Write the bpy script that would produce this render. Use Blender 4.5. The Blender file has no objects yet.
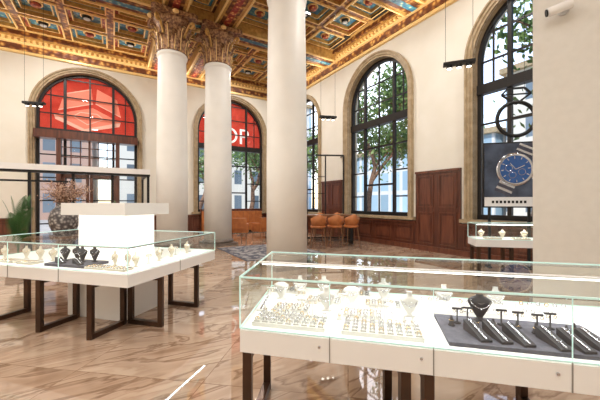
import bpy, math, random
from mathutils import Vector, Matrix, Euler
random.seed(7)
TH=math.atan2(.5165,.8563)
EX=(math.cos(TH),math.sin(TH)); EY=(-math.sin(TH),math.cos(TH))
def B(a,b,z=0): return (a*EX[0]+b*EY[0], a*EX[1]+b*EY[1], z)
F=307.0
def PX(u,Y): return (u-300)/F*Y
def PZ(v,Y): return 1.5+(203-v)/F*Y
scene=bpy.context.scene
try:
    scene.view_settings.view_transform='Standard'; scene.view_settings.look='None'; scene.view_settings.exposure=.14
except Exception as ex: print(ex)
# ---------------- materials
def new(name):
    m=bpy.data.materials.new(name); m.use_nodes=True
    nt=m.node_tree; nt.nodes.clear(); return m,nt
def mat(name,col,rough=.5,metal=0,var=None,scale=5,bump=0,emis=None,es=0,spec=None,coat=0,detail=4,stretch=None,lo=.35,hi=.65):
    m,nt=new(name); N=nt.nodes; L=nt.links
    o=N.new('ShaderNodeOutputMaterial'); p=N.new('ShaderNodeBsdfPrincipled'); L.new(p.outputs[0],o.inputs[0])
    p.inputs['Base Color'].default_value=(*col,1); p.inputs['Roughness'].default_value=rough; p.inputs['Metallic'].default_value=metal
    if coat: p.inputs['Coat Weight'].default_value=coat; p.inputs['Coat Roughness'].default_value=.08
    tc=N.new('ShaderNodeTexCoord'); mp=N.new('ShaderNodeMapping'); L.new(tc.outputs['Object'],mp.inputs[0])
    if stretch: mp.inputs['Scale'].default_value=stretch
    nz=N.new('ShaderNodeTexNoise'); nz.inputs['Scale'].default_value=scale; nz.inputs['Detail'].default_value=detail; L.new(mp.outputs[0],nz.inputs['Vector'])
    if var:
        r=N.new('ShaderNodeValToRGB'); r.color_ramp.elements[0].color=(*col,1); r.color_ramp.elements[1].color=(*var,1)
        r.color_ramp.elements[0].position=lo; r.color_ramp.elements[1].position=hi
        L.new(nz.outputs[0],r.inputs[0]); L.new(r.outputs[0],p.inputs['Base Color'])
    if bump:
        b=N.new('ShaderNodeBump'); b.inputs['Strength'].default_value=bump; b.inputs['Distance'].default_value=.02
        L.new(nz.outputs[0],b.inputs['Height']); L.new(b.outputs[0],p.inputs['Normal'])
    if emis: p.inputs['Emission Color'].default_value=(*emis,1); p.inputs['Emission Strength'].default_value=es
    return m
def glassmat(name,tint,base=.04,k=.55,gl=(1,1,1)):
    m,nt=new(name); N=nt.nodes; L=nt.links
    o=N.new('ShaderNodeOutputMaterial'); mx=N.new('ShaderNodeMixShader'); t=N.new('ShaderNodeBsdfTransparent'); g=N.new('ShaderNodeBsdfGlossy')
    t.inputs[0].default_value=(*tint,1); g.inputs['Roughness'].default_value=.0; g.inputs[0].default_value=(*gl,1)
    lw=N.new('ShaderNodeLayerWeight'); lw.inputs[0].default_value=.5
    pw=N.new('ShaderNodeMath'); pw.operation='POWER'; pw.inputs[1].default_value=4; L.new(lw.outputs['Facing'],pw.inputs[0])
    ma=N.new('ShaderNodeMath'); ma.operation='MULTIPLY_ADD'; ma.inputs[1].default_value=k; ma.inputs[2].default_value=base; L.new(pw.outputs[0],ma.inputs[0])
    L.new(ma.outputs[0],mx.inputs[0]); L.new(t.outputs[0],mx.inputs[1]); L.new(g.outputs[0],mx.inputs[2]); L.new(mx.outputs[0],o.inputs[0])
    return m
def emit(name,col,s):
    m,nt=new(name); o=nt.nodes.new('ShaderNodeOutputMaterial'); e=nt.nodes.new('ShaderNodeEmission')
    e.inputs[0].default_value=(*col,1); e.inputs[1].default_value=s; nt.links.new(e.outputs[0],o.inputs[0]); return m
def marble():
    m,nt=new('floor_marble'); N=nt.nodes; L=nt.links
    o=N.new('ShaderNodeOutputMaterial'); p=N.new('ShaderNodeBsdfPrincipled'); L.new(p.outputs[0],o.inputs[0])
    tc=N.new('ShaderNodeTexCoord'); mp=N.new('ShaderNodeMapping'); L.new(tc.outputs['Object'],mp.inputs[0]); mp.inputs['Rotation'].default_value=(0,0,math.radians(40))
    br=N.new('ShaderNodeTexBrick'); br.offset=0; br.inputs['Scale'].default_value=1; br.inputs['Brick Width'].default_value=1.2; br.inputs['Row Height'].default_value=1.2
    br.inputs['Mortar Size'].default_value=.004; br.inputs['Color1'].default_value=(1,1,1,1); br.inputs['Color2'].default_value=(.80,.75,.70,1); br.inputs['Mortar'].default_value=(.50,.41,.34,1)
    L.new(mp.outputs[0],br.inputs['Vector'])
    mp2=N.new('ShaderNodeMapping'); mp2.inputs['Rotation'].default_value=(0,0,.5); mp2.inputs['Scale'].default_value=(.5,1.5,1); L.new(tc.outputs['Object'],mp2.inputs[0])
    ofs=N.new('ShaderNodeVectorMath'); ofs.operation='MULTIPLY_ADD'; ofs.inputs[1].default_value=(3,3,3); L.new(br.outputs['Color'],ofs.inputs[0]); L.new(mp2.outputs[0],ofs.inputs[2])
    n1=N.new('ShaderNodeTexNoise'); n1.inputs['Scale'].default_value=1.3; n1.inputs['Detail'].default_value=10; n1.inputs['Distortion'].default_value=1.2; L.new(ofs.outputs[0],n1.inputs['Vector'])
    r=N.new('ShaderNodeValToRGB'); e=r.color_ramp.elements
    e[0].position=.28; e[0].color=(.34,.215,.14,1); e[1].position=.74; e[1].color=(.62,.48,.37,1)
    x=e.new(.44); x.color=(.50,.355,.255,1)
    x=e.new(.475); x.color=(.27,.165,.105,1)
    x=e.new(.505); x.color=(.53,.385,.28,1)
    x=e.new(.57); x.color=(.44,.305,.215,1)
    x=e.new(.60); x.color=(.55,.41,.30,1)
    L.new(n1.outputs[0],r.inputs[0])
    mx=N.new('ShaderNodeMix'); mx.data_type='RGBA'; mx.blend_type='MULTIPLY'; mx.inputs[0].default_value=.8
    L.new(r.outputs[0],mx.inputs[6]); L.new(br.outputs['Color'],mx.inputs[7]); L.new(mx.outputs[2],p.inputs['Base Color'])
    p.inputs['Roughness'].default_value=.03; p.inputs['IOR'].default_value=2.0
    return m
def ornament(name,c1,c2,c3,scale=6,metal=.4):
    m,nt=new(name); N=nt.nodes; L=nt.links
    o=N.new('ShaderNodeOutputMaterial'); p=N.new('ShaderNodeBsdfPrincipled'); L.new(p.outputs[0],o.inputs[0])
    tc=N.new('ShaderNodeTexCoord'); v=N.new('ShaderNodeTexVoronoi'); v.inputs['Scale'].default_value=scale; L.new(tc.outputs['Object'],v.inputs['Vector'])
    r=N.new('ShaderNodeValToRGB'); e=r.color_ramp.elements; e[0].position=.1; e[0].color=(*c1,1); e[1].position=.62; e[1].color=(*c3,1); x=e.new(.38); x.color=(*c2,1)
    L.new(v.outputs['Distance'],r.inputs[0]); L.new(r.outputs[0],p.inputs['Base Color'])
    b=N.new('ShaderNodeBump'); b.inputs['Strength'].default_value=.6; b.inputs['Distance'].default_value=.03; b.invert=True
    L.new(v.outputs['Distance'],b.inputs['Height']); L.new(b.outputs[0],p.inputs['Normal'])
    p.inputs['Roughness'].default_value=.4; p.inputs['Metallic'].default_value=metal; return m
def facade(name,wall,win,sx,sy,mort):
    m,nt=new(name); N=nt.nodes; L=nt.links
    o=N.new('ShaderNodeOutputMaterial'); p=N.new('ShaderNodeBsdfPrincipled'); L.new(p.outputs[0],o.inputs[0])
    tc=N.new('ShaderNodeTexCoord'); sp=N.new('ShaderNodeSeparateXYZ'); cb=N.new('ShaderNodeCombineXYZ'); ad=N.new('ShaderNodeMath')
    L.new(tc.outputs['Object'],sp.inputs[0]); L.new(sp.outputs[0],ad.inputs[0]); L.new(sp.outputs[1],ad.inputs[1]); L.new(ad.outputs[0],cb.inputs[0]); L.new(sp.outputs[2],cb.inputs[1])
    br=N.new('ShaderNodeTexBrick'); br.offset=0; br.inputs['Scale'].default_value=1; br.inputs['Brick Width'].default_value=sx; br.inputs['Row Height'].default_value=sy
    br.inputs['Mortar Size'].default_value=mort; br.inputs['Color1'].default_value=(*win,1); br.inputs['Color2'].default_value=(win[0]*1.8,win[1]*1.8,win[2]*1.8,1); br.inputs['Mortar'].default_value=(*wall,1)
    L.new(cb.outputs[0],br.inputs['Vector']); L.new(br.outputs['Color'],p.inputs['Base Color']); p.inputs['Roughness'].default_value=.6; return m
def banner():
    m,nt=new('red_window_film'); N=nt.nodes; L=nt.links
    o=N.new('ShaderNodeOutputMaterial'); t=N.new('ShaderNodeBsdfTranslucent'); d=N.new('ShaderNodeBsdfDiffuse'); a=N.new('ShaderNodeMixShader'); a.inputs[0].default_value=.35
    tc=N.new('ShaderNodeTexCoord'); n=N.new('ShaderNodeTexNoise'); n.inputs['Scale'].default_value=1.2; n.inputs['Detail'].default_value=6; n.inputs['Distortion'].default_value=1; L.new(tc.outputs['Object'],n.inputs['Vector'])
    r=N.new('ShaderNodeValToRGB'); e=r.color_ramp.elements; e[0].position=.3; e[0].color=(.60,.05,.03,1); e[1].position=.7; e[1].color=(.85,.10,.06,1)
    L.new(n.outputs[0],r.inputs[0]); L.new(r.outputs[0],t.inputs[0]); L.new(r.outputs[0],d.inputs[0]); L.new(t.outputs[0],a.inputs[1]); L.new(d.outputs[0],a.inputs[2]); L.new(a.outputs[0],o.inputs[0]); return m

M={}
M['wall']=mat('cream_plaster',(.80,.76,.66),.75,var=(.84,.80,.71),scale=1.5)
M['col']=mat('column_plaster',(.84,.82,.77),.5,var=(.88,.86,.81),scale=2)
M['pier']=mat('pier_plaster',(.69,.66,.60),.6,var=(.72,.69,.63),scale=10)
M['gold']=mat('gilt_plaster',(.42,.22,.06),.4,.25,var=(.62,.37,.11),scale=9,bump=.3)
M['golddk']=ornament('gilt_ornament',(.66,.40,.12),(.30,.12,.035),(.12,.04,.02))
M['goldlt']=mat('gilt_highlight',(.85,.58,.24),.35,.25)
M['red']=ornament('painted_red',(.75,.46,.14),(.45,.08,.04),(.25,.03,.02),9,.05)
M['teal']=ornament('painted_teal',(.45,.48,.34),(.06,.24,.28),(.03,.13,.22),7,.0)
M['cap']=mat('capital_bronze',(.14,.055,.03),.45,.2,var=(.46,.26,.12),scale=14,bump=.5,lo=.4,hi=.62)
M['base']=mat('column_base_stone',(.14,.11,.09),.35,var=(.20,.16,.13),scale=8)
M['casing']=mat('tan_stone',(.34,.25,.14),.55,var=(.46,.35,.22),scale=6,bump=.15)
M['steel']=mat('dark_window_steel',(.02,.017,.016),.4,.3)
M['wood']=mat('mahogany',(.07,.020,.011),.3,var=(.14,.042,.021),scale=4,stretch=(3,3,.4),coat=.3)
M['woodl']=mat('mahogany_trim',(.10,.030,.016),.3,var=(.18,.058,.03),scale=4,stretch=(3,3,.4),coat=.3)
M['floor']=marble()
M['wglass']=glassmat('window_glass',(.95,.97,.97),.03,.5)
M['cglass']=glassmat('case_glass',(.95,.985,.97),.06,.6)
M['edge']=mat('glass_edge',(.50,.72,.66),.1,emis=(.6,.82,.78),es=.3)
M['white']=mat('white_lacquer',(.86,.85,.83),.25)
M['deck']=mat('white_deck',(.90,.89,.87),.5)
M['seam']=mat('panel_seam',(.25,.23,.21),.5)
M['bronze']=mat('bronze_tube',(.05,.028,.018),.28,.6,var=(.09,.045,.026),scale=3)
M['glow']=mat('light_box',(.95,.93,.9),.4,emis=(1,.95,.86),es=.8)
M['led']=emit('led_strip',(1,.98,.94),5)
M['lamp']=emit('lamp_lens',(1,.93,.8),8)
M['velvet']=mat('grey_velvet',(.055,.055,.075),.8,var=(.085,.085,.11),scale=30)
M['velvetd']=mat('dark_velvet',(.018,.018,.024),.7)
M['bustw']=mat('ivory_leatherette',(.76,.745,.71),.5)
M['bustn']=mat('pale_grey_leatherette',(.56,.545,.51),.5)
M['cream']=mat('cream_leatherette',(.60,.54,.44),.5)
M['jgold']=mat('jewel_gold',(.72,.56,.34),.25,.9)
M['jsil']=mat('jewel_silver',(.55,.57,.62),.15,1)
M['black']=mat('black_metal',(.012,.012,.013),.4,.3)
M['orange']=mat('tan_leather',(.44,.14,.04),.45,var=(.55,.20,.06),scale=6)
M['tabw']=mat('walnut',(.16,.07,.03),.35,var=(.25,.12,.055),scale=3,stretch=(1,5,1))
M['leaf']=mat('leaf_green',(.06,.14,.035),.6,var=(.20,.31,.09),scale=3)
M['leafd']=mat('palm_green',(.03,.10,.03),.5,var=(.08,.2,.05),scale=3)
M['bark']=mat('bark',(.13,.07,.05),.9,var=(.24,.14,.09),scale=8,bump=.5)
M['dry']=mat('dried_blossom',(.34,.19,.13),.8,var=(.55,.38,.28),scale=20)
M['twig']=mat('twig',(.14,.08,.05),.8)
M['vase']=ornament('textured_vase',(.50,.47,.43),(.22,.20,.19),(.07,.06,.06),16,.0)
M['rug']=mat('patterned_rug',(.07,.07,.09),.95,var=(.30,.28,.27),scale=5,detail=2,lo=.47,hi=.53)
M['film']=banner()
M['letter']=mat('white_letter',(.9,.87,.86),.6,emis=(1,.9,.88),es=.4)
M['coral']=mat('coral_print',(.85,.20,.13),.6,emis=(1,.28,.17),es=.3)
M['coral2']=mat('peach_print',(.9,.45,.34),.6,emis=(1,.5,.38),es=.3)
M['pave']=mat('pavement',(.40,.39,.37),.8,var=(.5,.48,.46),scale=.6)
M['fac1']=facade('stone_facade',(.74,.70,.62),(.10,.13,.16),2.4,3.2,.75)
M['fac2']=facade('brick_facade',(.50,.32,.25),(.12,.15,.18),2.1,3.0,.6)
M['fac3']=facade('glass_facade',(.72,.72,.72),(.25,.36,.45),1.8,2.8,.25)
M['blue']=mat('watch_dial_blue',(.01,.03,.09),.2,emis=(.02,.08,.22),es=.5)
M['screen']=mat('poster_dark',(.012,.014,.02),.3,var=(.07,.09,.13),scale=2.5,emis=(.1,.13,.2),es=.12)
M['pwhite']=mat('poster_caption',(.75,.75,.75),.4)
M['grey']=mat('grey_plastic',(.6,.6,.6),.4)

# ---------------- mesh builder
class MB:
    def __init__(s): s.v=[];s.f=[];s.mi=[];s.sm=[];s.mats=[];s.T=Matrix.Identity(4)
    def mid(s,k):
        if k not in s.mats: s.mats.append(k)
        return s.mats.index(k)
    def add(s,vs,fs,m,smooth=False):
        o=len(s.v); s.v+= [tuple(s.T@Vector(p)) for p in vs]; i=s.mid(m)
        for f in fs: s.f.append([o+j for j in f]); s.mi.append(i); s.sm.append(smooth)
    def box(s,x0,x1,y0,y1,z0,z1,m):
        s.add([(x0,y0,z0),(x1,y0,z0),(x1,y1,z0),(x0,y1,z0),(x0,y0,z1),(x1,y0,z1),(x1,y1,z1),(x0,y1,z1)],
              [(0,3,2,1),(4,5,6,7),(0,1,5,4),(1,2,6,5),(2,3,7,6),(3,0,4,7)],m)
    def quad(s,a,b,c,d,m): s.add([a,b,c,d],[(0,1,2,3)],m)
    def bar(s,p0,p1,w,m,h=None):
        p0=Vector(p0);p1=Vector(p1);d=(p1-p0).normalized(); h=h or w
        up=Vector((0,0,1)) if abs(d.z)<.95 else Vector((0,1,0))
        x=d.cross(up).normalized(); y=x.cross(d)
        vs=[]
        for p in (p0,p1):
            for sx,sy in((-1,-1),(1,-1),(1,1),(-1,1)): vs.append(p+x*sx*w/2+y*sy*h/2)
        s.add(vs,[(0,1,2,3),(4,7,6,5),(0,4,5,1),(1,5,6,2),(2,6,7,3),(3,7,4,0)],m)
    def tube(s,pts,rs,m,seg=10,cap=True):
        pts=[Vector(p) for p in pts]
        if not hasattr(rs,'__len__'): rs=[rs]*len(pts)
        vs=[];fs=[];n=len(pts); prev=None
        for i,p in enumerate(pts):
            d=(pts[min(i+1,n-1)]-pts[max(i-1,0)]).normalized()
            if prev is None:
                up=Vector((0,0,1)) if abs(d.z)<.9 else Vector((0,1,0)); x=d.cross(up).normalized()
            else: x=(prev-d*prev.dot(d)).normalized()
            prev=x; y=d.cross(x)
            for k in range(seg):
                a=2*math.pi*k/seg; vs.append(p+(x*math.cos(a)+y*math.sin(a))*rs[i])
        for i in range(n-1):
            for k in range(seg):
                k2=(k+1)%seg; fs.append((i*seg+k,i*seg+k2,(i+1)*seg+k2,(i+1)*seg+k))
        s.add(vs,fs,m,True)
        if cap: s.add(vs[:seg],[tuple(range(seg))[::-1]],m); s.add(vs[-seg:],[tuple(range(seg))],m)
    def lathe(s,prof,m,c=(0,0,0),seg=32,sx=1,sy=1,smooth=True):
        vs=[];fs=[]
        for r,z in prof:
            for k in range(seg):
                a=2*math.pi*k/seg; vs.append((c[0]+r*sx*math.cos(a),c[1]+r*sy*math.sin(a),c[2]+z))
        for i in range(len(prof)-1):
            for k in range(seg):
                k2=(k+1)%seg; fs.append((i*seg+k,i*seg+k2,(i+1)*seg+k2,(i+1)*seg+k))
        fs.append(tuple(range(seg))[::-1]); n=(len(prof)-1)*seg; fs.append(tuple(n+k for k in range(seg)))
        s.add(vs,fs,m,smooth)
    def torus(s,c,R,r,m,axis='z',seg=28,rs=8,sx=1,sy=1,a0=0,a1=2*math.pi):
        pts=[];n=seg
        full=abs(a1-a0-2*math.pi)<1e-6
        for k in range(n+1):
            a=a0+(a1-a0)*k/n; x=R*sx*math.cos(a);y=R*sy*math.sin(a)
            pts.append((c[0]+x,c[1]+y,c[2]) if axis=='z' else ((c[0]+x,c[1],c[2]+y) if axis=='y' else (c[0],c[1]+x,c[2]+y)))
        s.tube(pts,r,m,rs,cap=not full)
    def prism(s,poly,z0,z1,m):
        n=len(poly); vs=[(x,y,z0) for x,y in poly]+[(x,y,z1) for x,y in poly]
        fs=[tuple(range(n))[::-1],tuple(range(n,2*n))]+[(i,(i+1)%n,n+(i+1)%n,n+i) for i in range(n)]
        s.add(vs,fs,m)
    def build(s,name,loc=(0,0,0),rz=0,bevel=0,parent=None):
        me=bpy.data.meshes.new(name); me.from_pydata(s.v,[],s.f)
        for k in s.mats: me.materials.append(M[k])
        me.polygons.foreach_set('material_index',s.mi); me.polygons.foreach_set('use_smooth',s.sm); me.update()
        o=bpy.data.objects.new(name,me); scene.collection.objects.link(o); o.location=loc; o.rotation_euler=(0,0,rz)
        if bevel:
            b=o.modifiers.new('bevel','BEVEL'); b.width=bevel; b.segments=2; b.limit_method='ANGLE'
        if parent: o.parent=parent
        return o
def dup(o,name,loc,rz=0):
    n=bpy.data.objects.new(name,o.data); scene.collection.objects.link(n); n.location=loc; n.rotation_euler=(0,0,rz)
    for md in o.modifiers:
        b=n.modifiers.new(md.name,md.type)
        if md.type=='BEVEL': b.width=md.width;b.segments=md.segments;b.limit_method=md.limit_method
    return n

# ---------------- room
A0,A1,B0,B1=-9.5,8.45,-5.0,15.9
ZC=8.05; ZB=7.68
fl=MB(); fl.box(A0,A1,B0,B1,-.1,0,'floor'); fl.build('floor',rz=TH)
def arch_wall(mb,s0,s1,z1,ops,th,m):
    x=s0; NS=24
    def panel(xa,xb,za,zb):
        mb.quad((xa,0,za),(xb,0,za),(xb,0,zb),(xa,0,zb),m); mb.quad((xb,th,za),(xa,th,za),(xa,th,zb),(xb,th,zb),m)
    for c,w,sill,sp in sorted(ops):
        panel(x,c-w,0,z1); x=c+w
        if sill>0:
            panel(c-w,c+w,0,sill); mb.quad((c-w,0,sill),(c+w,0,sill),(c+w,th,sill),(c-w,th,sill),m)
        for sg in(-1,1): mb.quad((c+sg*w,0,sill),(c+sg*w,th,sill),(c+sg*w,th,sp),(c+sg*w,0,sp),m)
        for k in range(NS):
            a=math.pi*(1-k/NS);b=math.pi*(1-(k+1)/NS)
            xa,za=c+w*math.cos(a),sp+w*math.sin(a); xb,zb=c+w*math.cos(b),sp+w*math.sin(b)
            mb.quad((xa,0,za),(xb,0,zb),(xb,0,z1),(xa,0,z1),m); mb.quad((xb,th,zb),(xa,th,za),(xa,th,z1),(xb,th,z1),m)
            mb.quad((xa,0,za),(xa,th,za),(xb,th,zb),(xb,0,zb),m)
    panel(x,s1,0,z1)
TW=.5
WR=[(-c,1.56,1.05,5.37) for c in(13.8,8.5,3.2,-2.1)]
WB=[(-.92,1.80,0,5.2),(5.37,1.80,1.05,5.2)]
w=MB(); arch_wall(w,-B1,-B0,8.8,WR,TW,'wall'); w.build('wall_right',B(A1,0),TH-math.pi/2)
w=MB(); arch_wall(w,A0,A1+TW,8.8,WB,TW,'wall'); w.build('wall_back',B(0,B1),TH)
w=MB(); w.box(A0-.3,A0,B0,B1,0,8.8,'wall'); w.build('wall_left',rz=TH)
w=MB(); w.box(A0-.3,A1,B0-.3,B0,0,8.8,'wall'); w.build('wall_front',rz=TH)

# window frames + casing
def casing(mb,c,w,sill,sp,cw=.2):
    prof=[(0,.02),(0,-.06),(.05,-.06),(.07,-.10),(.13,-.10),(.15,-.14),(cw,-.14),(cw,.0)]
    path=[(c-w,sill,-1,0)]+[(c+w*math.cos(a),sp+w*math.sin(a),math.cos(a),math.sin(a)) for a in [math.pi*(1-k/32) for k in range(33)]]+[(c+w,sill,1,0)]
    vs=[];fs=[];n=len(prof)
    for x,z,nx,nz in path:
        for o,d in prof: vs.append((x+nx*o,d,z+nz*o))
    for i in range(len(path)-1):
        for k in range(n-1): fs.append((i*n+k,i*n+k+1,(i+1)*n+k+1,(i+1)*n+k))
    o=len(vs)
    for x,z,nx,nz in path: vs.append((x-nx*.01,0,z-nz*.01)); vs.append((x-nx*.01,.42,z-nz*.01))
    for i in range(len(path)-1): fs.append((o+2*i,o+2*i+1,o+2*i+3,o+2*i+2))
    mb.add(vs,fs,'casing')
def hw(w,sp,z): return w if z<=sp else math.sqrt(max(0,w*w-(z-sp)**2))
def hz(w,sp,x): return sp+math.sqrt(max(0,w*w-x*x))
def arch_window(name,c,w,sill,sp,loc,rz,door=False,film=None,zt=4.45):
    mb=MB(); casing(mb,c,w,sill,sp)
    y=.22
    def archbar(R,wd,z0):
        pts=[(c-R,y,z0)]+[(c+R*math.cos(a),y,sp+R*math.sin(a)) for a in [math.pi*(1-k/28) for k in range(29)]]+[(c+R,y,z0)]
        for i in range(len(pts)-1): mb.bar(pts[i],pts[i+1],wd,'steel')
    archbar(w-.05,.12,sill)
    mb.bar((c-w,y,zt),(c+w,y,zt),.2,'steel',.26)
    if not door: mb.bar((c-w,y,sill+.06),(c+w,y,sill+.06),.14,'steel')
    q=w*.48
    for x in(-q,q): mb.bar((c+x,y,sill),(c+x,y,hz(w,sp,x)),.10,'steel')
    mb.bar((c,y,zt),(c,y,sp+w),.05,'steel')
    for x in(-w*.74,w*.74): mb.bar((c+x,y,zt),(c+x,y,hz(w,sp,x)),.04,'steel')
    z=zt+.75
    while z<sp+w-.25:
        h=hw(w,sp,z); mb.bar((c-h,y,z),(c+h,y,z),.045,'steel'); z+=.75
    z=zt-.95
    while z>sill+.4:
        for s0,s1 in((-w,-q),(q,w)) if not door else((-w,w),): mb.bar((c+s0,y,z),(c+s1,y,z),.05,'steel')
        z-=.95
    if not door:
        mb.bar((c-q,y,zt-.95),(c+q,y,zt-.95),.07,'steel'); mb.bar((c-q,y,zt-2.4),(c+q,y,zt-2.4),.07,'steel'); mb.bar((c,y,sill),(c,y,zt),.045,'steel')
        mb.box(c-w-.3,c+w+.3,-.2,.2,sill-.1,sill,'casing')
    g=[(c-w,y,sill),(c+w,y,sill)]+[(c+w*math.cos(a),y,sp+w*math.sin(a)) for a in [math.pi*k/28 for k in range(29)]]
    mb.add(g,[tuple(range(len(g)))],'wglass')
    if film:
        yy=y+.09; h0=zt
        g=[(c-w,yy,h0),(c+w,yy,h0)]+[(c+w*math.cos(a),yy,sp+w*math.sin(a)) for a in [math.pi*k/28 for k in range(29)]]
        mb.add(g,[tuple(range(len(g)))],'film')
    if door:
        x0,x1=c-.95,c+.95
        mb.box(x0-.15,x0,-.3,.15,0,4.1,'wood');mb.box(x1,x1+.15,-.3,.15,0,4.1,'wood')
        mb.box(c-w,c+w,-.36,.15,4.1,4.42,'wood'); mb.box(x0,x1,-.2,.1,2.75,3.05,'wood')
        mb.box(c-.04,c+.04,-.12,-.04,3.05,4.1,'wood')
        for k in range(1,6): 
            xx=x0+(x1-x0)*k/6; mb.bar((xx,-.08,3.05),(xx,-.08,4.1),.04,'wood')
        for zz in(3.4,3.8): mb.bar((x0,-.08,zz),(x1,-.08,zz),.04,'wood')
        for sg in(-1,1):
            xa,xb=(x0,c-.01) if sg<0 else (c+.01,x1)
            mb.box(xa,xa+.12,-.1,-.04,0,2.75,'wood');mb.box(xb-.12,xb,-.1,-.04,0,2.75,'wood')
            mb.box(xa,xb,-.1,-.04,0,.4,'wood');mb.box(xa,xb,-.1,-.04,2.55,2.75,'wood');mb.box(xa,xb,-.1,-.04,1.2,1.3,'wood')
            mb.tube([(c+sg*.08,-.16,1.0),(c+sg*.08,-.16,1.5)],.015,'jgold')
        # printed artwork on the film (open gift box with faceted gem)
        def pl(pts,m,yy): mb.add([(c+p[0],yy,zt+p[1]) for p in pts],[tuple(range(len(pts)))],m)
        pl([(-1.25,.75),(-.2,.25),(1.15,.70),(.1,1.2)],'coral',.292); pl([(-1.25,.75),(-.2,.25),(-.2,.12),(-1.2,.55)],'coral2',.291); pl([(1.15,.70),(-.2,.25),(-.2,.12),(1.1,.50)],'coral2',.291)
        pl([(-1.1,.95),(.1,1.38),(.05,2.0),(-.9,1.65)],'coral',.291); pl([(.2,1.4),(1.15,.95),(1.0,1.7),(.25,2.05)],'coral',.291)
        for a_,b_ in(((-.9,1.65),(.05,2.0)),((-1.1,.95),(.1,1.38)),((.2,1.4),(1.15,.95)),((-.6,.75),(.5,.75)),((-.6,.75),(-.1,.45)),((.5,.75),(-.1,.45)),((-.35,.95),(.25,.95)),((-.6,.75),(-.35,.95)),((.5,.75),(.25,.95))):
            mb.bar((c+a_[0],.286,zt+a_[1]),(c+b_[0],.286,zt+b_[1]),.008,'coral2',.035)
    o=mb.build(name,loc,rz)
    if film and film[0]:
        t=bpy.data.curves.new('letters','FONT'); t.body=film[0]; t.size=film[1]; t.extrude=.01; t.align_x='CENTER'; t.materials.append(M['letter'])
        to=bpy.data.objects.new('letters',t); scene.collection.objects.link(to); to.parent=o; to.location=(c+film[2],y+.06,film[3]); to.rotation_euler=(math.pi/2,0,0)
    return o
i=1
for c,ww,s,sp in WR:
    arch_window('window_%d'%i,c,ww,s,sp,B(A1,0),TH-math.pi/2,zt=4.6); i+=1
arch_window('window_5',*WB[0],B(0,B1),TH,door=True,film=(None,))
arch_window('window_6',*WB[1],B(0,B1),TH,film=('OP',1.2,.25,4.75))

# wainscot
def wains(mb,xa,xb,zt,cols,rows=1):
    mb.box(xa,xb,-.08,-.005,0,zt,'wood'); mb.box(xa,xb,-.12,-.005,zt-.07,zt,'woodl'); mb.box(xa,xb,-.12,-.005,0,.16,'woodl')
    W=(xb-xa)/cols; H=(zt-.23)/rows
    for i in range(cols):
        for j in range(rows):
            x0=xa+i*W+.09;x1=xa+(i+1)*W-.09;z0=.16+j*H+.07;z1=.16+(j+1)*H-.07
            for q in((x0,x1,z0,z0+.03),(x0,x1,z1-.03,z1),(x0,x0+.03,z0,z1),(x1-.03,x1,z0,z1)): mb.box(q[0],q[1],-.1,-.08,q[2],q[3],'woodl')
            mb.box(x0+.1,x1-.1,-.095,-.08,z0+.1,z1-.1,'woodl')
w=MB()
for c in(-13.8,-8.5,-3.2,2.1): wains(w,c-1.9,c+1.9,.92,4)
for c in(-11.15,-5.85,-.55): wains(w,c-.75,c+.75,2.5,2,2)
w.build('baseboard_right',B(A1,0),TH-math.pi/2)
w=MB(); wains(w,3.2,8.3,.92,5); wains(w,A0,-2.9,.92,6); wains(w,1.2,3.2,.92,2); w.build('baseboard_back',B(0,B1),TH)

# cornice
def cornice(mb,xa,xb,dent=True):
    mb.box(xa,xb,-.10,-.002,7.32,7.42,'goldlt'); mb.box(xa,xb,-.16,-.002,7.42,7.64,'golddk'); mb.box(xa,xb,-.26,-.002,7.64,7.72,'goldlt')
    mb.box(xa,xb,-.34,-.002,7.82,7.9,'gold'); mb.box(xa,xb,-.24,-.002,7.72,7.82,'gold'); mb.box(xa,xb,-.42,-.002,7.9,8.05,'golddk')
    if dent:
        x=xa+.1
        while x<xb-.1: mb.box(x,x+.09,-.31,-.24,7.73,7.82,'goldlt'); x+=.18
w=MB(); cornice(w,-B1,-B0); w.build('trim_1',B(A1,0),TH-math.pi/2)
w=MB(); cornice(w,A0,A1); w.build('trim_2',B(0,B1),TH)
w=MB(); cornice(w,B0,B1,False); w.build('trim_3',B(A0,0),TH+math.pi/2)
w=MB(); cornice(w,-A1,-A0,False); w.build('trim_4',B(0,B0),TH+math.pi)

# ceiling
ce=MB()
ab=[(A0,A0+.55),(-5.15,-4.4),(1.27,2.01),(2.93,3.67),(A1-.55,A1)]
bb=[(B0,B0+.55),(-2.9,-2.1),(1.6,2.4),(6.1,6.9),(10.6,11.4),(B1-.55,B1)]
def beam(x0,x1,y0,y1,z):
    ce.box(x0,x1,y0,y1,z,8.75,'gold')
def panelstrip(x0,x1,y0,y1,z):
    ce.box(x0,x1,y0,y1,z-.02,z,'golddk')
for k,(x0,x1) in enumerate(ab):
    e=k in(0,4); z=ZC if e else ZB+.02; beam(x0,x1,B0,B1,z); panelstrip(x0+.15,x1-.15,B0,B1,z)
    if not e:
        for s in(x0,x1-.05): ce.box(s,s+.05,B0,B1,z-.05,z,'goldlt')
        ce.box((x0+x1)/2-.1,(x0+x1)/2+.1,B0,B1,z-.03,z-.021,'red')
for k,(y0,y1) in enumerate(bb):
    e=k in(0,5); z=ZC if e else ZB; beam(A0,A1,y0,y1,z); panelstrip(A0,A1,y0+.15,y1-.15,z)
    if not e:
        for s in(y0,y1-.05): ce.box(A0,A1,s,s+.05,z-.05,z,'goldlt')
        ce.box(A0,A1,(y0+y1)/2-.1,(y0+y1)/2+.1,z-.03,z-.021,'teal')
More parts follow.
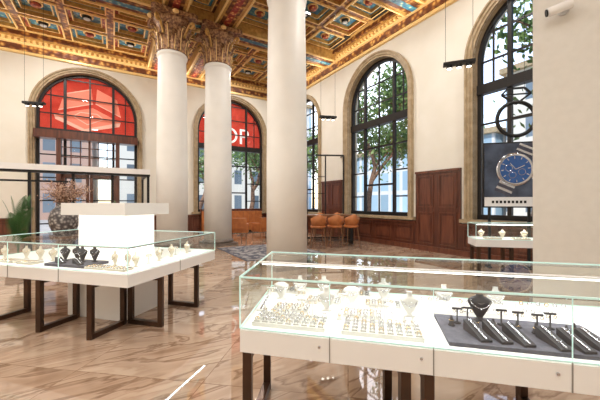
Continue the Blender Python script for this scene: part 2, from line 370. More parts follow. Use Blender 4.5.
def coffer(x0,x1,y0,y1,alt):
    def ring(i0,z0,i1,z1,m):
        a=[(x0+i0,y0+i0,z0),(x1-i0,y0+i0,z0),(x1-i0,y1-i0,z0),(x0+i0,y1-i0,z0)]
        b=[(x0+i1,y0+i1,z1),(x1-i1,y0+i1,z1),(x1-i1,y1-i1,z1),(x0+i1,y1-i1,z1)]
        ce.add(a+b,[(k,(k+1)%4,4+(k+1)%4,4+k) for k in range(4)],m)
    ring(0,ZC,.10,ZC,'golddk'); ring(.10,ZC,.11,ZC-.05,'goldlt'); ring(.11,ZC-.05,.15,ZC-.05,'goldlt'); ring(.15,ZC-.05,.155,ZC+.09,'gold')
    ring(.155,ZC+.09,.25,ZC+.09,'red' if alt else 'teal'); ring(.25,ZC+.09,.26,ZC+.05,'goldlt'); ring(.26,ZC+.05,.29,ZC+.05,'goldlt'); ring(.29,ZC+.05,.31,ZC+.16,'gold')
    ce.quad((x0+.31,y0+.31,ZC+.16),(x1-.31,y0+.31,ZC+.16),(x1-.31,y1-.31,ZC+.16),(x0+.31,y1-.31,ZC+.16),'teal')
    cx,cy=(x0+x1)/2,(y0+y1)/2; q=min(x1-x0,y1-y0)/2-.31
    if q>.12:
        r0=min(q*.62,.3)
        ce.lathe([(r0,ZC+.16),(r0*.95,ZC+.12),(r0*.75,ZC+.12),(r0*.72,ZC+.15)],'goldlt',(cx,cy,0),14)
        ce.lathe([(r0*.7,ZC+.15),(r0*.68,ZC+.05),(.01,ZC+.03)],'black' if alt else 'red',(cx,cy,0),14)
        if alt: ce.lathe([(r0*.5,ZC+.048),(r0*.48,ZC+.025),(.01,ZC+.02)],'grey',(cx,cy,0),14)
lamps=[]
for i in range(len(ab)-1):
    for j in range(len(bb)-1):
        xa,xb=ab[i][1],ab[i+1][0]; ya,yb=bb[j][1],bb[j+1][0]
        nx=max(1,round((xb-xa)/1.42)); ny=max(1,round((yb-ya)/1.36))
        for p in range(nx):
            for q in range(ny):
                coffer(xa+(xb-xa)*p/nx,xa+(xb-xa)*(p+1)/nx,ya+(yb-ya)*q/ny,ya+(yb-ya)*(q+1)/ny,(p+q)%2)
        lamps.append(((xa+xb)/2,(ya+yb)/2,xb-xa,yb-ya))
ce.box(A0,A1,B0,B1,8.75,8.9,'gold')
for b in(14.0,11.9,9.3,6.9): ce.box(A1-.72,A1-.52,b,b+1.1,ZC-.04,ZC-.001,'black')
for a,b,l in((-1.6,11.0,2.2),(-.2,8.7,1.6),(5.0,8.9,1.4)):
    zz=ZB-.03 if b==11.0 else ZC-.06
    ce.box(a-l/2,a+l/2,b-.14,b+.14,zz-.08,zz,'black')
    for k in range(5): ce.lathe([(.08,zz-.082),(.07,zz-.09),(.01,zz-.09)],'grey',(a-l/2+l*(k+.5)/5,b,0),12)
ce.build('ceiling',rz=TH)

# ---------------- columns
DZ=-.18
def column(name,a,b,full=True):
    mb=MB()
    mb.box(-.56,.56,-.56,.56,0,.10,'base')
    mb.lathe([(.54,.10),(.56,.14),(.54,.19),(.50,.21)],'base',seg=40)
    mb.lathe([(.485,.21),(.485,2.5),(.47,4.5),(.44,6.42+DZ),(.43,6.45+DZ),(.47,6.47+DZ),(.48,6.53+DZ),(.46,6.58+DZ)],'col',seg=48)
    mb.T=Matrix.Translation((0,0,DZ))
    mb.lathe([(.44,6.58),(.42,6.9),(.44,7.3),(.52,7.6),(.6,7.66)],'cap',seg=32)
    def leaf(ang,z0,h,r0,out,wd):
        vs=[];fs=[];n=7
        for i in range(n+1):
            t=i/n; zz=z0+h*(t if t<.85 else .85+(t-.85)*-.6); rr=r0+.03+out*(t**3)+(.05 if t>.85 else 0)
            wdt=wd*(math.sin(math.pi*min(1,.25+t*.72))**.7)*(1 if i%2 else .86)
            for k in(-1,-.5,0,.5,1):
                aa=ang+k*wdt/rr; r2=rr-(.035*abs(k))+ (.02 if k==0 else 0); vs.append((r2*math.cos(aa),r2*math.sin(aa),zz))
        for i in range(n):
            for k in range(4): fs.append((i*5+k,i*5+k+1,(i+1)*5+k+1,(i+1)*5+k))
        mb.add(vs,fs,'cap',True)
        mb.tube([vs[i*5+2] for i in range(n+1)],.012,'goldlt',5)
    for k in range(8):
        leaf(k*math.pi/4,6.6,.5,.45,.16,.16); leaf((k+.5)*math.pi/4,6.62,.85,.44,.2,.15)
    for k in range(4):
        a0=math.pi/4+k*math.pi/2; ca,sa=math.cos(a0),math.sin(a0)
        pts=[];rs=[]
        for i in range(22):
            t=i/21
            if t<.4: q=t/.4; r=.46+.26*q**1.5; z=7.1+.48*q
            else:
                q=(t-.4)/.6; ang=math.pi/2-q*math.pi*3.2; R=.11*(1-q*.75); r=.72+R*math.cos(ang); z=7.47+R*math.sin(ang)
            pts.append((r*ca,r*sa,z)); rs.append(.045-.02*t)
        mb.tube(pts,rs,'gold',8)
    pl=[]
    for k in range(4):
        a0=math.pi/4+k*math.pi/2
        for da,r in((-.08,.92),(.08,.92),(.35,.72),(math.pi/4,.64),(math.pi/2-.35,.72)):
            pl.append((r*math.cos(a0+da),r*math.sin(a0+da)))
    mb.prism(pl,7.66,7.80,'cap')
    for k in range(4): mb.lathe([(.01,0),(.09,.02),(.1,.08),(.05,.13),(.01,.14)],'goldlt',(.66*math.cos(k*math.pi/2),.66*math.sin(k*math.pi/2),7.66),10)
    return mb.build(name,B(a,b),TH)
column('column',1.64,10.95)
column('column.001',3.2,11.05)
column('column.002',3.55,6.5)
column('column.003',-4.8,10.95); column('column.004',-4.8,2.0)
# pier
p=MB(); p.box(0,1.4,0,.8,.16,7.6,'pier'); p.box(-.04,1.44,-.04,.84,0,.16,'base'); p.build('wall_pier',(PX(533,4.0),4.0,0),math.radians(-37))
p=MB(); p.tube([(0,0,0),(0,-.04,0)],.06,'grey',16); p.tube([(0,-.04,0),(0,-.12,-.02)],.02,'grey',10); p.tube([(.07,-.12,.01),(-.16,-.17,-.05)],.055,'white',20); p.tube([(-.162,-.1705,-.0505),(-.175,-.173,-.053)],.042,'black',16)
n37=Vector((math.cos(math.radians(-37)),math.sin(math.radians(-37))))
pc=Vector((PX(533,4.0),4.0))+n37*.30+Vector((-math.sin(math.radians(37)),-math.cos(math.radians(37))))*.003
p.build('security_camera',(pc.x,pc.y,PZ(11,pc.y)),math.radians(-37))

# ---------------- pendant spot fixtures
def pendant(name,x,y,z,rz=0):
    mb=MB(); mb.box(-.28,.28,-.06,.06,-.03,.03,'black')
    for k in(-.17,0,.17):
        mb.tube([(k,0,-.03),(k,0,-.09)],.055,'black',14); mb.tube([(k,0,-.091),(k,0,-.094)],.042,'lamp',14)
    for k in(-.24,.24): mb.tube([(k,0,.03),(k,0,7.98-z)],.004,'black',6)
    return mb.build(name,(x,y,z),rz)
pendant('pendant_spotlight',PX(459,6),6,PZ(63,6),-.35)
pendant('pendant_spotlight.001',PX(328,10),10,PZ(117,10),.2)
pendant('pendant_spotlight.002',PX(34,9),9,PZ(103,9),.2)

# ---------------- display cases
def frame_leg(mb,p0,p1,zt,w=.055):
    a=(p0[0],p0[1],w/2);b=(p1[0],p1[1],w/2);c=(p1[0],p1[1],zt-w/2);d=(p0[0],p0[1],zt-w/2)
    mb.bar((a[0],a[1],0),(d[0],d[1],zt),w,'bronze'); mb.bar((b[0],b[1],0),(c[0],c[1],zt),w,'bronze'); mb.bar(a,b,w,'bronze'); mb.bar(d,c,w,'bronze')
def case(mb,poly,zb,zm,zt,skirt=.0):
    mb.prism(poly,zb,zm-.012,'white')
    n=len(poly); cx=sum(p[0] for p in poly)/n; cy=sum(p[1] for p in poly)/n
    ins=[(x+(cx-x)*.02,y+(cy-y)*.02) for x,y in poly]
    mb.prism(ins,zm-.012,zm,'deck')
    for i in range(n):
        a=poly[i];b=poly[(i+1)%n]
        mb.quad((*a,zm),(*b,zm),(*b,zt),(*a,zt),'cglass')
        mb.bar((*a,zt),(*b,zt),.010,'edge'); mb.bar((*a,zm),(*b,zm),.008,'edge'); mb.bar((*a,zm),(*a,zt),.008,'edge')
    mb.add([(*p,zt) for p in poly],[tuple(range(n))],'cglass')
# near case
nf=Vector((-.373,1.908)); e1=Vector((.972,-.235)); nb=Vector((-.263,2.88)); LN=2.95
def nc(s,t): 
    base=nf.lerp(nb,t); return base+e1*s
Zb,Zm,Zt=.575,.725,1.04
mb=MB(); poly=[tuple(nc(0,0)),tuple(nc(LN,0)),tuple(nc(LN,1)),tuple(nc(0,1))]
case(mb,poly,Zb,Zm,Zt)
for s in(.56,1.12,1.75,2.35):
    a=nc(s,0)-Vector((.0005,.0015)); mb.bar((a.x,a.y,Zb),(a.x,a.y,Zm),.005,'seam'); mb.bar((a.x,a.y,Zm),(a.x,a.y,Zt),.004,'edge')
for s in(.5,1.06,1.69): 
    a=nc(s,0); mb.tube([(a.x,a.y,.66),(a.x-.004,a.y-.008,.66)],.008,'jsil',10)
a=nc(0,.5);b=nc(LN,.5); mb.bar((*a,Zt),(*b,Zt),.03,'white',.012)
a=nc(.02,.03);b=nc(LN-.02,.03); mb.bar((*a,Zt-.012),(*b,Zt-.012),.014,'jsil'); 
a=nc(.02,.97);b=nc(LN-.02,.97); mb.bar((*a,Zt-.012),(*b,Zt-.012),.014,'jsil')
a=nc(.02,.53);b=nc(LN-.02,.53); mb.bar((*a,Zt-.016),(*b,Zt-.016),.014,'led')
for s in(.04,.98,1.1,2.0,2.7): frame_leg(mb,tuple(nc(s,.04)),tuple(nc(s,.62 if s<2 else .9)),Zb)
near=mb.build('glass_display_case')
# left case
P=Vector((-1.78,3.17)); u1=Vector((-.963,.268)); u2=Vector((.262,.965)); 
def lc(s,t): return P+u1*s+u2*t
LL,LD=2.6,1.7; Zb2,Zm2=.62,.765
mb=MB(); poly=[tuple(lc(0,0)),tuple(lc(0,LD)),tuple(lc(LL,LD)),tuple(lc(LL,0))]
case(mb,poly,Zb2,Zm2,Zt)
for s in(.95,1.75):
    a=lc(s,0)-Vector((0,.002)); mb.bar((a.x,a.y,Zb2),(a.x,a.y,Zm2),.006,'seam'); mb.bar((a.x,a.y,Zm2),(a.x,a.y,Zt),.006,'edge')
a=lc(-.001,.85); mb.bar((a.x,a.y,Zb2),(a.x,a.y,Zm2),.006,'seam'); mb.bar((a.x,a.y,Zm2),(a.x,a.y,Zt),.006,'edge')
ang=math.atan2(-u1.y,-u1.x)
c=lc(1.08,.92)
mb.T=Matrix.Translation((c.x,c.y,0))@Matrix.Rotation(ang,4,'Z')
mb.box(-.46,.46,-.36,.36,0,Zb2,'white')
mb.box(-.37,.37,-.28,.28,Zm2,1.34,'glow'); mb.box(-.53,.53,-.40,.40,1.34,1.50,'white')
mb.T=Matrix.Identity(4)
for s in(.56,1.32,2.2): frame_leg(mb,tuple(lc(s,.06)),tuple(lc(s,.5)),Zb2)
for t in(.56,1.3): frame_leg(mb,tuple(lc(.06,t)),tuple(lc(.5,t)),Zb2)
for off in(.025,): 
    mb.bar((*lc(.03,off),Zt-.012),(*lc(LL-.03,off),Zt-.012),.012,'jsil'); mb.bar((*lc(off,.03),Zt-.012),(*lc(off,LD-.03),Zt-.012),.012,'jsil')
mb.build('glass_display_counter')
# far right case
R0=Vector((PX(476,6.2),6.2))
mb=MB(); d1=Vector((.972,-.235)); d2=Vector((.235,.972))
poly=[tuple(R0),tuple(R0+d1*1.3),tuple(R0+d1*1.3+d2*.55),tuple(R0+d2*.55)]
case(mb,poly,.62,.77,1.08)
mb.bar((*(R0+d1*.03+d2*.05),1.065),(*(R0+d1*1.25+d2*.05),1.065),.012,'led')
for s in(.06,.65,1.24): frame_leg(mb,tuple(R0+d1*s+d2*.05),tuple(R0+d1*s+d2*.48),.62)
mb.build('jewelry_vitrine')

# ---------------- jewellery props
def bust(name,m,h,gold='jgold'):
    mb=MB(); mb.lathe([(.24,0),(.24,.03),(.12,.06),(.10,.12),(.18,.25),(.30,.48),(.37,.62),(.36,.70),(.24,.78),(.12,.83),(.10,.96),(.12,1.0)],m,seg=20,sy=.45)
    mb.tube([(.30*math.cos(a),-.06-.11*math.sin(-a),.72+.26*math.sin(a)*1.0) for a in [math.pi+math.pi*k/16 for k in range(17)]],.016,gold,6)
    mb.tube([(.18*math.cos(a),-.07-.09*math.sin(-a),.76+.16*math.sin(a)) for a in [math.pi+math.pi*k/14 for k in range(15)]],.014,'jsil',6)
    mb.lathe([(.005,0),(.04,.04),(.005,.09)],'jsil',(0,-.18,.38),8)
    s=h; mb.v=[(x*s,y*s,z*s) for x,y,z in mb.v]
    return mb.build(name)
def tray(name,w,d,m,mi,rows,cols,item):
    mb=MB(); mb.box(-w/2,w/2,-d/2,d/2,0,.014,m)
    for q in((-w/2,w/2,-d/2,-d/2+.008),(-w/2,w/2,d/2-.008,d/2),(-w/2,-w/2+.008,-d/2,d/2),(w/2-.008,w/2,-d/2,d/2)): mb.box(*q,.014,.024,m)
    for i in range(cols):
        for j in range(rows):
            x=-w/2+w*(i+.5)/cols; y=-d/2+d*(j+.5)/rows
            if item=='ring':
                mb.box(x-.018,x+.018,y-.012,y+.012,.014,.032,mi); mb.torus((x,y,.04),.012,.003,'jsil' if (i+j)%4 else 'jgold',axis='y',seg=14,rs=5)
            else:
                mb.box(x-.016,x+.016,y-.035,y+.035,.014,.024,mi); mb.torus((x,y,.027),.013,.0028,'jsil' if i%2 else 'jgold',seg=14,rs=5,sy=2)
    return mb.build(name)
def ramp(name,m,gem):
    mb=MB(); mb.add([(-.03,-.09,0),(.03,-.09,0),(.03,.09,0),(-.03,.09,0),(-.03,-.09,.012),(.03,-.09,.012),(.03,.09,.06),(-.03,.09,.06)],[(0,3,2,1),(4,5,6,7),(0,1,5,4),(1,2,6,5),(2,3,7,6),(3,0,4,7)],m)
    for k in range(14):
        t=k/13; y=-.08+.16*t; z=.012+.048*(t*.16+.01)/.18
        mb.lathe([(.003,0),(.009,.003),(.006,.008),(.001,.009)],gem,(0,y,z),8)
    return mb.build(name)
def tstand(name,m,h):
    mb=MB(); mb.lathe([(.022,0),(.022,.006),(.005,.01),(.005,h)],m,seg=14); mb.tube([(-.03,0,h),(.03,0,h)],.007,m,12)
    for x in(-.02,.02): mb.torus((x,-.012,h-.014),.008,.002,'jgold',axis='y',seg=12,rs=5)
    return mb.build(name)
def cone(name,m,h):
    mb=MB(); mb.lathe([(.02,0),(.02,.005),(.016,.008),(.005,h),(.001,h+.003)],m,seg=14); mb.torus((0,0,h*.55),.013,.0025,'jgold',seg=14,rs=5); mb.lathe([(.001,0),(.005,.004),(.001,.008)],'jsil',(.013,-.006,h*.55),6)
    return mb.build(name)
first={}
def put(kind,fn,loc,rz=0):
    if kind not in first:
        o=fn(); o.location=loc; o.rotation_euler=(0,0,rz); first[kind]=o; return o
    return dup(first[kind],first[kind].name,loc,rz)
ra=math.atan2(e1.y,e1.x)
def np_(s,t,z=Zm+.001): q=nc(s,t); return (q.x,q.y,z)
mkb=lambda:bust('necklace_bust','bustn',.17,'jsil')
mkr=lambda:tray('ring_tray',.46,.2,'bustw','bustn',4,9,'ring')
mke=lambda:tray('earring_tray',.26,.13,'bustw','bustn',2,6,'ear')
mkc=lambda:cone('ring_cone','bustn',.055)
mkt=lambda:tstand('earring_stand','bustn',.11)
mkramp=lambda:ramp('bracelet_ramp','bustw','jsil')
mkris=lambda:riser()
def riser():
    mb=MB(); mb.box(-.15,.15,-.05,.05,0,.035,'bustw'); mb.box(-.15,.15,0,.05,.035,.07,'bustw')
    for k in range(6): mb.torus((-.125+.05*k,-.03,.047),.011,.003,'jsil',axis='y',seg=12,rs=5); mb.torus((-.125+.05*k,.02,.082),.011,.003,'jgold' if k%3==0 else 'jsil',axis='y',seg=12,rs=5)
    return mb.build('stepped_ring_riser')
for s,t in((.31,.15),(.87,.15)): put('ring',mkr,np_(s,t),ra)
for s,t in((.28,.40),(.78,.40),(.5,.62),(.95,.64),(.2,.86),(.75,.88)): put('ear',mke,np_(s,t),ra)
for s,t in((.16,.62),(.53,.44),(.72,.62),(.3,.74),(1.10,.46),(.5,.78),(.98,.80),(1.4,.72),(1.75,.74)): put('bust',mkb,np_(s,t),ra)
for s in(.1,.17,.24,.62,.68,.74,1.03,1.08): put('cone',mkc,np_(s,.285),ra)
for s,t in((.36,.295),(.44,.30),(.84,.295),(.91,.295),(.65,.49),(.09,.52),(.34,.52)): put('ts',mkt,np_(s,t),ra)
for s,t in((.98,.44),(.07,.4)): put('ramp',mkramp,np_(s,t),ra)
for s,t in((1.25,.6),(1.6,.6),(2.0,.65)): put('riser',mkris,np_(s,t),ra)
mb=MB(); mb.box(-.42,.42,-.22,.22,0,.02,'velvet'); mb.build('velvet_display_board',np_(1.66,.27),ra)
zd=Zm+.0225
kb=lambda:bust('dark_necklace_bust','velvetd',.19,'jsil')
put('kb',kb,np_(1.52,.43,zd),ra)
kr=lambda:ramp('dark_bracelet_ramp','velvetd','jsil')
for s,t,r in((1.40,.17,.25),(1.50,.17,.25),(1.60,.16,.25),(1.76,.15,.2),(1.86,.15,.2),(1.96,.17,.2)): put('kr',kr,np_(s,t,zd),ra+r)
kt=lambda:tstand('dark_earring_stand','velvetd',.09)
for s,t in((1.36,.35),(1.43,.38),(1.62,.38),(1.70,.36),(1.79,.34),(1.88,.38)): put('kt',kt,np_(s,t,zd),ra)
kc=lambda:cone('dark_ring_cone','velvetd',.06)
for s,t in((1.66,.29),(1.54,.30),(1.75,.28),(1.31,.3),(1.97,.33),(1.9,.28),(1.45,.30)): put('kc',kc,np_(s,t,zd),ra)
for s in(2.35,): put('ring',mkr,np_(s,.2),ra)
ral=ang
def lp(s,t,z=Zm2+.001): q=lc(s,t); return (q.x,q.y,z)
mb=MB(); mb.box(-.3,.3,-.16,.16,0,.03,'velvet'); mb.build('velvet_display_board.001',lp(.98,.24),ral)
kb3=lambda:bust('charcoal_necklace_bust','velvetd',.19,'jsil')
kr3=lambda:ramp('charcoal_bracelet_ramp','velvetd','jsil')
for s,t in((.78,.30),(.92,.26),(1.06,.31),(1.19,.26)): put('kb3',kb3,lp(s,t,Zm2+.0315),ral)
for s,t in((.85,.15),(1.12,.15)): put('kr3',kr3,lp(s,t,Zm2+.0315),ral+1.2)
mkb2=lambda:bust('cream_necklace_bust','cream',.17)
mke2=lambda:tray('cream_earring_tray',.26,.13,'cream','bustw',2,6,'ear')
for s,t in((.25,.14),(.54,.14)): put('ear2',mke2,lp(s,t),ral)
for s,t in((.2,.32),(.35,.36),(.5,.32),(.2,.7),(.25,1.0),(.22,1.3)): put('bust2',mkb2,lp(s,t),ral-.4)
for s,t in((1.6,.14),(1.95,.16)): put('ear2',mke2,lp(s,t),ral)
for s,t in((1.5,.34),(1.75,.36),(2.0,.36),(2.3,.3)): put('bust2',mkb2,lp(s,t),ral)
for s,t in((.2,.52),(.3,.85),(.3,1.15),(.28,1.45)): put('ts',mkt,lp(s,t),ral+.8)
kf=lambda:bust('jewelry_bust','cream',.18)
for s in(.2,.6,1.0): 
    q=R0+d1*s+d2*.36; put('fb',kf,(q.x,q.y,.771),ra)
kft=lambda:tray('watch_tray',.3,.15,'cream','deck',2,6,'ear')
for s in(.35,.85):
    q=R0+d1*s+d2*.15; put('ft',kft,(q.x,q.y,.771),ra)

# ---------------- poster display on stand, ring sculpture
mb=MB(); W2,H2=.56,.74
mb.box(-W2,W2,-.03,.03,-H2,H2,'black'); mb.box(-W2+.03,W2-.03,-.034,-.03,-H2+.03,H2-.03,'screen'); mb.box(-W2+.03,W2-.03,-.036,-.034,-H2+.03,-H2+.24,'pwhite')
for k in range(9): mb.box(-.38+k*.08,-.33+k*.08,-.038,-.036,-H2+.10,-H2+.16,'black')
mb.T=Matrix.Translation((.08,-.04,.12))@Matrix.Rotation(.45,4,'Y')
for z0,z1 in((-.60,-.34),(.34,.58)):
    n=4
    for k in range(n): 
        za=z0+(z1-z0)*k/n; mb.box(-.17,.17,-.02,0,za+.006,za+(z1-z0)/n-.006,'jsil' if k%2 else 'velvet')
mb.T=mb.T@Matrix.Rotation(math.pi/2,4,'X')
mb.lathe([(.38,0),(.38,.02),(.35,.035),(.31,.035)],'jsil',seg=36); mb.lathe([(.31,.036),(.31,.037)],'blue',seg=36,smooth=False)
mb.lathe([(.05,0),(.05,.03)],'jsil',(.40,0,0),12)
for k in range(12):
    a=k*math.pi/6; mb.bar((.24*math.cos(a),.24*math.sin(a),.04),(.29*math.cos(a),.29*math.sin(a),.04),.017,'jsil')
mb.bar((0,0,.042),(.12,.15,.042),.018,'jsil'); mb.bar((0,0,.042),(-.16,.08,.042),.014,'jsil')
for cc in((0,-.14),(.14,.0),(-.13,-.03)): mb.torus((cc[0],cc[1],.04),.07,.006,'jsil',seg=20,rs=5)
mb.T=Matrix.Identity(4)
zc=PZ(175,6.95)
for x in(-.4,.4): mb.bar((x,.06,-H2),(x,.06,-zc),.05,'black'); mb.bar((x,-.02,-zc+.02),(x,.25,-zc+.02),.06,'black',.04)
mb.build('watch_poster_display',(PX(510,6.95),6.95,zc),ra)
mb=MB(); mb.torus((0,0,0),.34,.038,'black',axis='y',seg=48,rs=10)
dz=.38
pts=[(-.15,dz+.24),(.15,dz+.24),(.26,dz+.12),(0,dz-.08),(-.26,dz+.12)]
for k in range(5): 
    a=pts[k];b=pts[(k+1)%5]; mb.bar((a[0],0,a[1]),(b[0],0,b[1]),.035,'black')
mb.bar((-.26,0,dz+.12),(.26,0,dz+.12),.025,'black')
zr=PZ(119,6.2)
for x in(-.15,.15): mb.tube([(x,0,dz+.24),(x,0,7.98-zr)],.004,'black',6)
mb.build('diamond_ring_sign',(PX(516,6.2),6.2,zr),ra)

# ---------------- vestibule (glass entrance enclosure)
mb=MB(); vb=10.7; H=2.55
mb.box(-5.0,.95,0,.3,H-.16,H,'white'); mb.box(-5,.95,.02,.28,H-.22,H-.16,'black')
for x in(-5,-3.9,-2.95,-2.0,-1.05,-.1,.87): mb.box(x,x+.07,.1,.17,0,H-.16,'black')
mb.box(-5,.95,.1,.17,0,.1,'black')
for x0,x1 in((-5,-3.9),(-3.9,-2.95),(-1.05,-.1),(-.1,.9)): mb.quad((x0+.05,.14,.1),(x1,.14,.1),(x1,.14,H-.2),(x0+.05,.14,H-.2),'wglass')
mb.box(.88,.95,.3,2.6,H-.16,H,'black'); mb.box(.88,.95,2.53,2.6,0,H,'black'); mb.bar((-2.95,.14,2.1),(-1.05,.14,2.1),.05,'black')
mb.build('glass_entrance_partition',B(0,vb),TH)

# console + vase with blossoms
vx,vy=PX(64,6.3),6.3
mb=MB(); mb.box(-.6,.6,-.22,.22,.78,.83,'tabw')
for x in(-.56,.56):
    for y in(-.18,.18): mb.bar((x,y,0),(x,y,.78),.05,'black')
mb.box(-.56,.56,-.18,.18,.2,.23,'tabw'); mb.build('console_table',(vx,vy,0),TH)
mb=MB(); mb.lathe([(.12,0),(.17,.03),(.24,.2),(.26,.34),(.22,.5),(.13,.6),(.11,.64),(.14,.68),(.12,.68),(.09,.62)],'vase',seg=32)
rnd=random.Random(3)
for k in range(40):
    a=rnd.uniform(0,2*math.pi); sp=rnd.uniform(.1,.52); hh=rnd.uniform(.25,.56)-sp*.15
    pts=[(0.04*math.cos(a),.04*math.sin(a),.6)]+[(sp*t*math.cos(a+.2*t),sp*t*math.sin(a+.2*t),.62+hh*t**.8) for t in(.35,.7,1)]
    mb.tube(pts,[.006,.005,.004,.002],'twig',5)
    for j in range(24):
        t=rnd.uniform(.35,1.0); q=rnd.gauss(0,.045); x=sp*t*math.cos(a+.2*t)+q; y=sp*t*math.sin(a+.2*t)+rnd.gauss(0,.045); z=.62+hh*t**.8+rnd.gauss(0,.04)
        r=rnd.uniform(.012,.022); mb.add([(x-r,y,z),(x,y-r,z),(x+r,y,z),(x,y+r,z),(x,y,z+r),(x,y,z-r)],[(0,1,4),(1,2,4),(2,3,4),(3,0,4),(1,0,5),(2,1,5),(3,2,5),(0,3,5)],'dry')
mb.build('blossom_vase',(vx,vy,.831))
def palm(name,loc,h,spread,seed,pot=.3,nf=22):
    mb=MB(); mb.lathe([(.14,0),(.2,.05),(.22,pot),(.19,pot),(.18,pot-.03)],'velvetd',seg=24)
    rnd=random.Random(seed)
    for k in range(nf):
        a=rnd.uniform(0,2*math.pi); L=h*rnd.uniform(.6,1); out=spread*rnd.uniform(.3,1); n=9; pts=[]
        for i in range(n): 
            t=i/(n-1); pts.append(Vector((out*t**1.5*math.cos(a),out*t**1.5*math.sin(a),pot-.03+L*(t-.2*t**3))))
        mb.tube(pts,[.008-.006*i/(n-1) for i in range(n)],'leafd',5)
        side=Vector((-math.sin(a),math.cos(a),0))
        for i in range(6,n*3):
            t=i/(n*3-1); j=min(n-2,int(t*(n-1))); f=t*(n-1)-j; p=pts[j].lerp(pts[j+1],f); d=(pts[j+1]-pts[j]).normalized()
            for sg in(-1,1):
                l=.20*math.sin(math.pi*min(1,t*.85+.12)); tip=p+side*sg*l+d*l*.9-Vector((0,0,.2*l)); w=d*.010
                mb.add([p-w,p+w,p.lerp(tip,.5)+w*1.2,tip,p.lerp(tip,.5)-w*1.2],[(0,1,2,3,4)],'leafd')
    return mb.build(name,loc)
palm('potted_palm',(PX(18,6.9),6.9,0),1.8,.30,5,.3,13)
palm('potted_fern',B(7.75,14.0),1.5,.35,8)
palm('potted_fern.001',B(.2,14.3),1.7,.4,9)

# ---------------- lounge
mb=MB(); mb.box(-1.0,1.0,-.4,.4,1.02,1.08,'tabw'); mb.box(-.9,-.8,-.3,.3,0,1.02,'black'); mb.box(.8,.9,-.3,.3,0,1.02,'black'); mb.box(-.8,.8,-.03,.03,.2,.26,'black')
mb.build('bar_table',(1.0,11.3,0),.15,.01)
def stool():
    mb=MB()
    for x in(-1,1):
        for y in(-1,1): mb.tube([(x*.17,y*.17,.68),(x*.23,y*.23,0)],[.02,.013],'tabw',8)
    for a,b in(((-.21,-.21),(.21,-.21)),((.21,-.21),(.21,.21)),((.21,.21),(-.21,.21)),((-.21,.21),(-.21,-.21))): mb.tube([(a[0],a[1],.25),(b[0],b[1],.25)],.01,'black',6)
    mb.lathe([(.2,.66),(.25,.68),(.26,.73),(.23,.76),(.05,.775)],'orange',seg=24)
    vs=[];fs=[];n=16
    for i in range(n+1):
        a=math.radians(200+140*i/n); hh=1.12-.14*abs(i/n-.5)*2
        for r,z in((.24,.72),(.29,hh),(.265,hh+.01),(.22,.72)): vs.append((r*math.cos(a),r*math.sin(a),z))
    for i in range(n):
        for k in range(4): fs.append((i*4+k,i*4+(k+1)%4,(i+1)*4+(k+1)%4,(i+1)*4+k))
    fs.append((0,1,2,3)); fs.append((n*4+3,n*4+2,n*4+1,n*4)); mb.add(vs,fs,'orange',True)
    return mb.build('bar_stool')
for x,y,r in((PX(318,10.3),10.3,.15),(PX(335,10.45),10.45,.15),(PX(351,10.5),10.5,.2)): put('stool',stool,(x,y,0),r)
put('stool',stool,(.8,12.05,0),math.pi); put('stool',stool,(1.5,12.1,0),math.pi)
def armchair():
    mb=MB()
    for x in(-.28,.28):
        for y in(-.26,.26): mb.tube([(x,y,.3),(x*1.1,y*1.1,0)],[.02,.012],'tabw',8)
    mb.box(-.33,.33,-.32,.3,.28,.45,'orange'); mb.box(-.33,.33,.2,.36,.45,.88,'orange')
    for x in(-.38,.30): mb.box(x,x+.08,-.3,.34,.28,.64,'orange')
    return mb.build('lounge_armchair',bevel=.03)
put('arm',armchair,B(4.45,12.3),TH+2.7); put('arm',armchair,B(5.5,12.3),TH+3.4); put('arm',armchair,B(6.7,13.2),TH-.4)
mb=MB(); mb.lathe([(.22,0),(.2,.02),(.03,.04),(.03,.5),(.3,.51),(.32,.53),(.3,.55)],'tabw',seg=28); mb.build('side_table',B(5.0,13.5),0)
mb=MB(); mb.box(0,3.2,-.6,-.02,.1,.46,'orange'); mb.box(0,3.2,-.2,-.06,.46,1.08,'orange'); mb.box(0,3.2,-.55,-.05,0,.1,'black'); mb.box(-.05,3.25,-.06,0,.1,1.2,'wood')
for k in range(1,9): mb.box(k*.356-.006,k*.356+.006,-.208,-.2,.47,1.07,'tabw')
mb.build('banquette_sofa',B(3.7,B1-.21),TH,.01)
# metal frame partition
mb=MB()
for x in(0,.78,1.55): mb.bar((x,0,0),(x,0,3.5),.05,'black')
mb.bar((0,0,3.5),(1.57,0,3.5),.06,'black'); mb.bar((0,0,.05),(1.57,0,.05),.05,'black'); mb.bar((1.55,0,3.5),(1.55,.9,3.5),.05,'black'); mb.bar((1.55,.9,0),(1.55,.9,3.5),.05,'black')
for z in(1.2,1.9,2.6): mb.bar((0,0,z),(.78,0,z),.025,'black')
mb.build('metal_frame_screen',(PX(307,12.8),12.8,0),.1)
# rug
mb=MB(); mb.box(-1.2,1.2,-1.3,1.3,0,.012,'rug'); mb.box(-1.25,1.25,-1.35,1.35,0,.008,'velvet'); mb.build('area_rug',B(4.15,8.8,.001),TH)

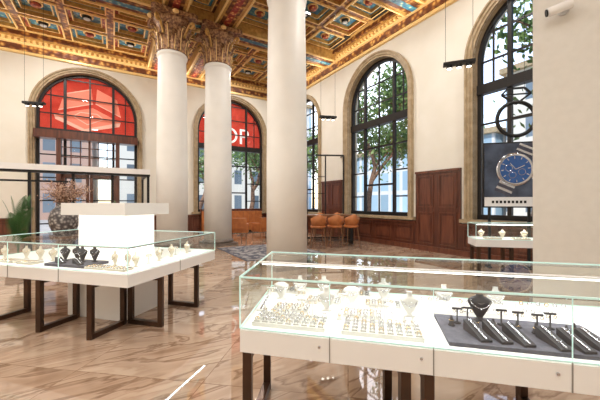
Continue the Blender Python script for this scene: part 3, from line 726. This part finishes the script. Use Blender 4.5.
# ---------------- exterior
def bx(name,a0,a1,b0,b1,h,m):
    mb=MB(); mb.box(a0,a1,b0,b1,-.2,h,m); mb.box(a0-.4,a1+.4,b0-.4,b1+.4,h,h+.5,'casing'); return mb.build(name,rz=TH)
mb=MB(); mb.box(-60,70,-40,80,-.3,-.12,'pave'); mb.build('street_ground',rz=TH)
bx('street_building',30,44,-22,14,13,'fac1'); bx('street_building.001',30,44,15,42,8,'fac3')
bx('street_building.002',-30,-2,38,52,14,'fac2'); bx('street_building.003',0,22,38,52,11,'fac1'); bx('street_building.004',23,29.5,45,60,18,'fac3')
def tree(name,a,b,h,seed,nl=2600,cr=3):
    rnd=random.Random(seed); mb=MB(); tips=[]
    def br(p,d,L,r,dep):
        pts=[p];q=p;dd=d
        for k in range(4):
            dd=(dd+Vector((rnd.uniform(-.2,.2),rnd.uniform(-.2,.2),.05))).normalized(); q=q+dd*L/4; pts.append(q)
        mb.tube(pts,[r*(1-.12*i) for i in range(5)],'bark',8)
        if dep<=2: tips.append(q); tips.append(pts[2])
        if dep>0:
            for k in range(3 if dep>1 else 4):
                a=rnd.uniform(0,6.28); br(pts[3] if k else q,(dd*.9+Vector((math.cos(a),math.sin(a),.25))*.8).normalized(),L*.62,r*.55,dep-1)
    br(Vector((0,0,-.15)),Vector((.08,.05,1)).normalized(),h*.45,.24,3)
    for k in range(nl):
        t=rnd.choice(tips); p=t+Vector((rnd.gauss(0,.6),rnd.gauss(0,.6),rnd.gauss(0,.5)))
        s=rnd.uniform(.08,.17); E=Euler((rnd.uniform(0,6),rnd.uniform(0,6),0)).to_matrix()
        mb.add([p+E@Vector(v)*s for v in((-1,0,0),(0,-.5,0),(1,0,0),(0,.5,0))],[(0,1,2,3)],'leaf')
    return mb.build(name,B(a,b),0)
tree('street_tree',14,11.0,10.5,1,6500); tree('street_tree.001',14.5,15.5,9.5,2,4500); tree('street_tree.002',15,20,8.5,3,3000); tree('street_tree.003',13.8,5.4,10,4,4200)
tree('street_tree.004',5,23,7,5,1500); tree('street_tree.005',9.5,24,8,6,2500)

# ---------------- lights
def area(name,loc,sx,sy,e,rot=(0,0,0),col=(1,.93,.82),shape='RECTANGLE'):
    l=bpy.data.lights.new(name,'AREA'); l.shape=shape; l.size=sx; l.size_y=sy; l.energy=e; l.color=col
    o=bpy.data.objects.new(name,l); scene.collection.objects.link(o); o.location=loc; o.rotation_euler=rot; return o
for a,b,w_,h_ in lamps:
    if w_<2: continue
    area('ceiling_downlight',B(a,b,7.96),.5,.5,150 if h_>2 else 60,col=(1,.965,.92),shape='DISK')
area('ceiling_fill_light',B(A0+.7,5,7.25),.3,12,110,(math.pi,0,TH),(1,.94,.84))  # three upward fills added to brighten the ceiling, no cove fixture behind them
area('ceiling_fill_light.001',B(A1-.6,8,7.25),.15,12,75,(math.pi,0,TH),(1,.94,.84))
area('ceiling_fill_light.002',B(-1,B1-.6,7.25),12,.15,75,(math.pi,0,TH),(1,.94,.84))
q=nc(LN/2,.5); area('case_light',(q.x,q.y,Zt-.03),2.7,.03,8,(0,0,ra),(1,.985,.96))
q=nc(LN/2,.06); area('case_light.001',(q.x,q.y,Zt-.03),2.7,.02,4.5,(0,0,ra),(1,.985,.96))
q=lc(1.2,.1); area('case_light.002',(q.x,q.y,Zt-.03),2.4,.02,3.2,(0,0,ang),(1,.97,.92))
q=lc(.12,.85); area('case_light.003',(q.x,q.y,Zt-.03),.02,1.5,2.3,(0,0,ang),(1,.97,.92))
q=R0+d1*.65+d2*.28; area('case_light.004',(q.x,q.y,1.04),1.2,.02,3,(0,0,ra),(1,.95,.85))
sl=bpy.data.lights.new('sun','SUN'); sl.energy=4.0; sl.angle=.02; sl.color=(1,.96,.9); so=bpy.data.objects.new('sun',sl); scene.collection.objects.link(so)
dv=Vector((B(.75,.55)[0],B(.75,.55)[1],-.8)).normalized(); so.rotation_euler=dv.to_track_quat('-Z','Y').to_euler()
wd=bpy.data.worlds.new('world'); scene.world=wd; wd.use_nodes=True; nt=wd.node_tree
bg=nt.nodes['Background']; sk=nt.nodes.new('ShaderNodeTexSky'); sk.sky_type='NISHITA'; sk.sun_disc=False; sk.sun_elevation=math.radians(42); sk.air_density=.9; sk.dust_density=1.5
nt.links.new(sk.outputs[0],bg.inputs[0]); bg.inputs[1].default_value=.34
# ---------------- camera
cd=bpy.data.cameras.new('camera'); cam=bpy.data.objects.new('camera',cd); scene.collection.objects.link(cam); scene.camera=cam
cd.sensor_width=36; cd.lens=F/600*36; cd.shift_y=.005; cam.location=(0,0,1.5); cam.rotation_euler=(math.pi/2,0,0); cd.clip_start=.05; cd.clip_end=300
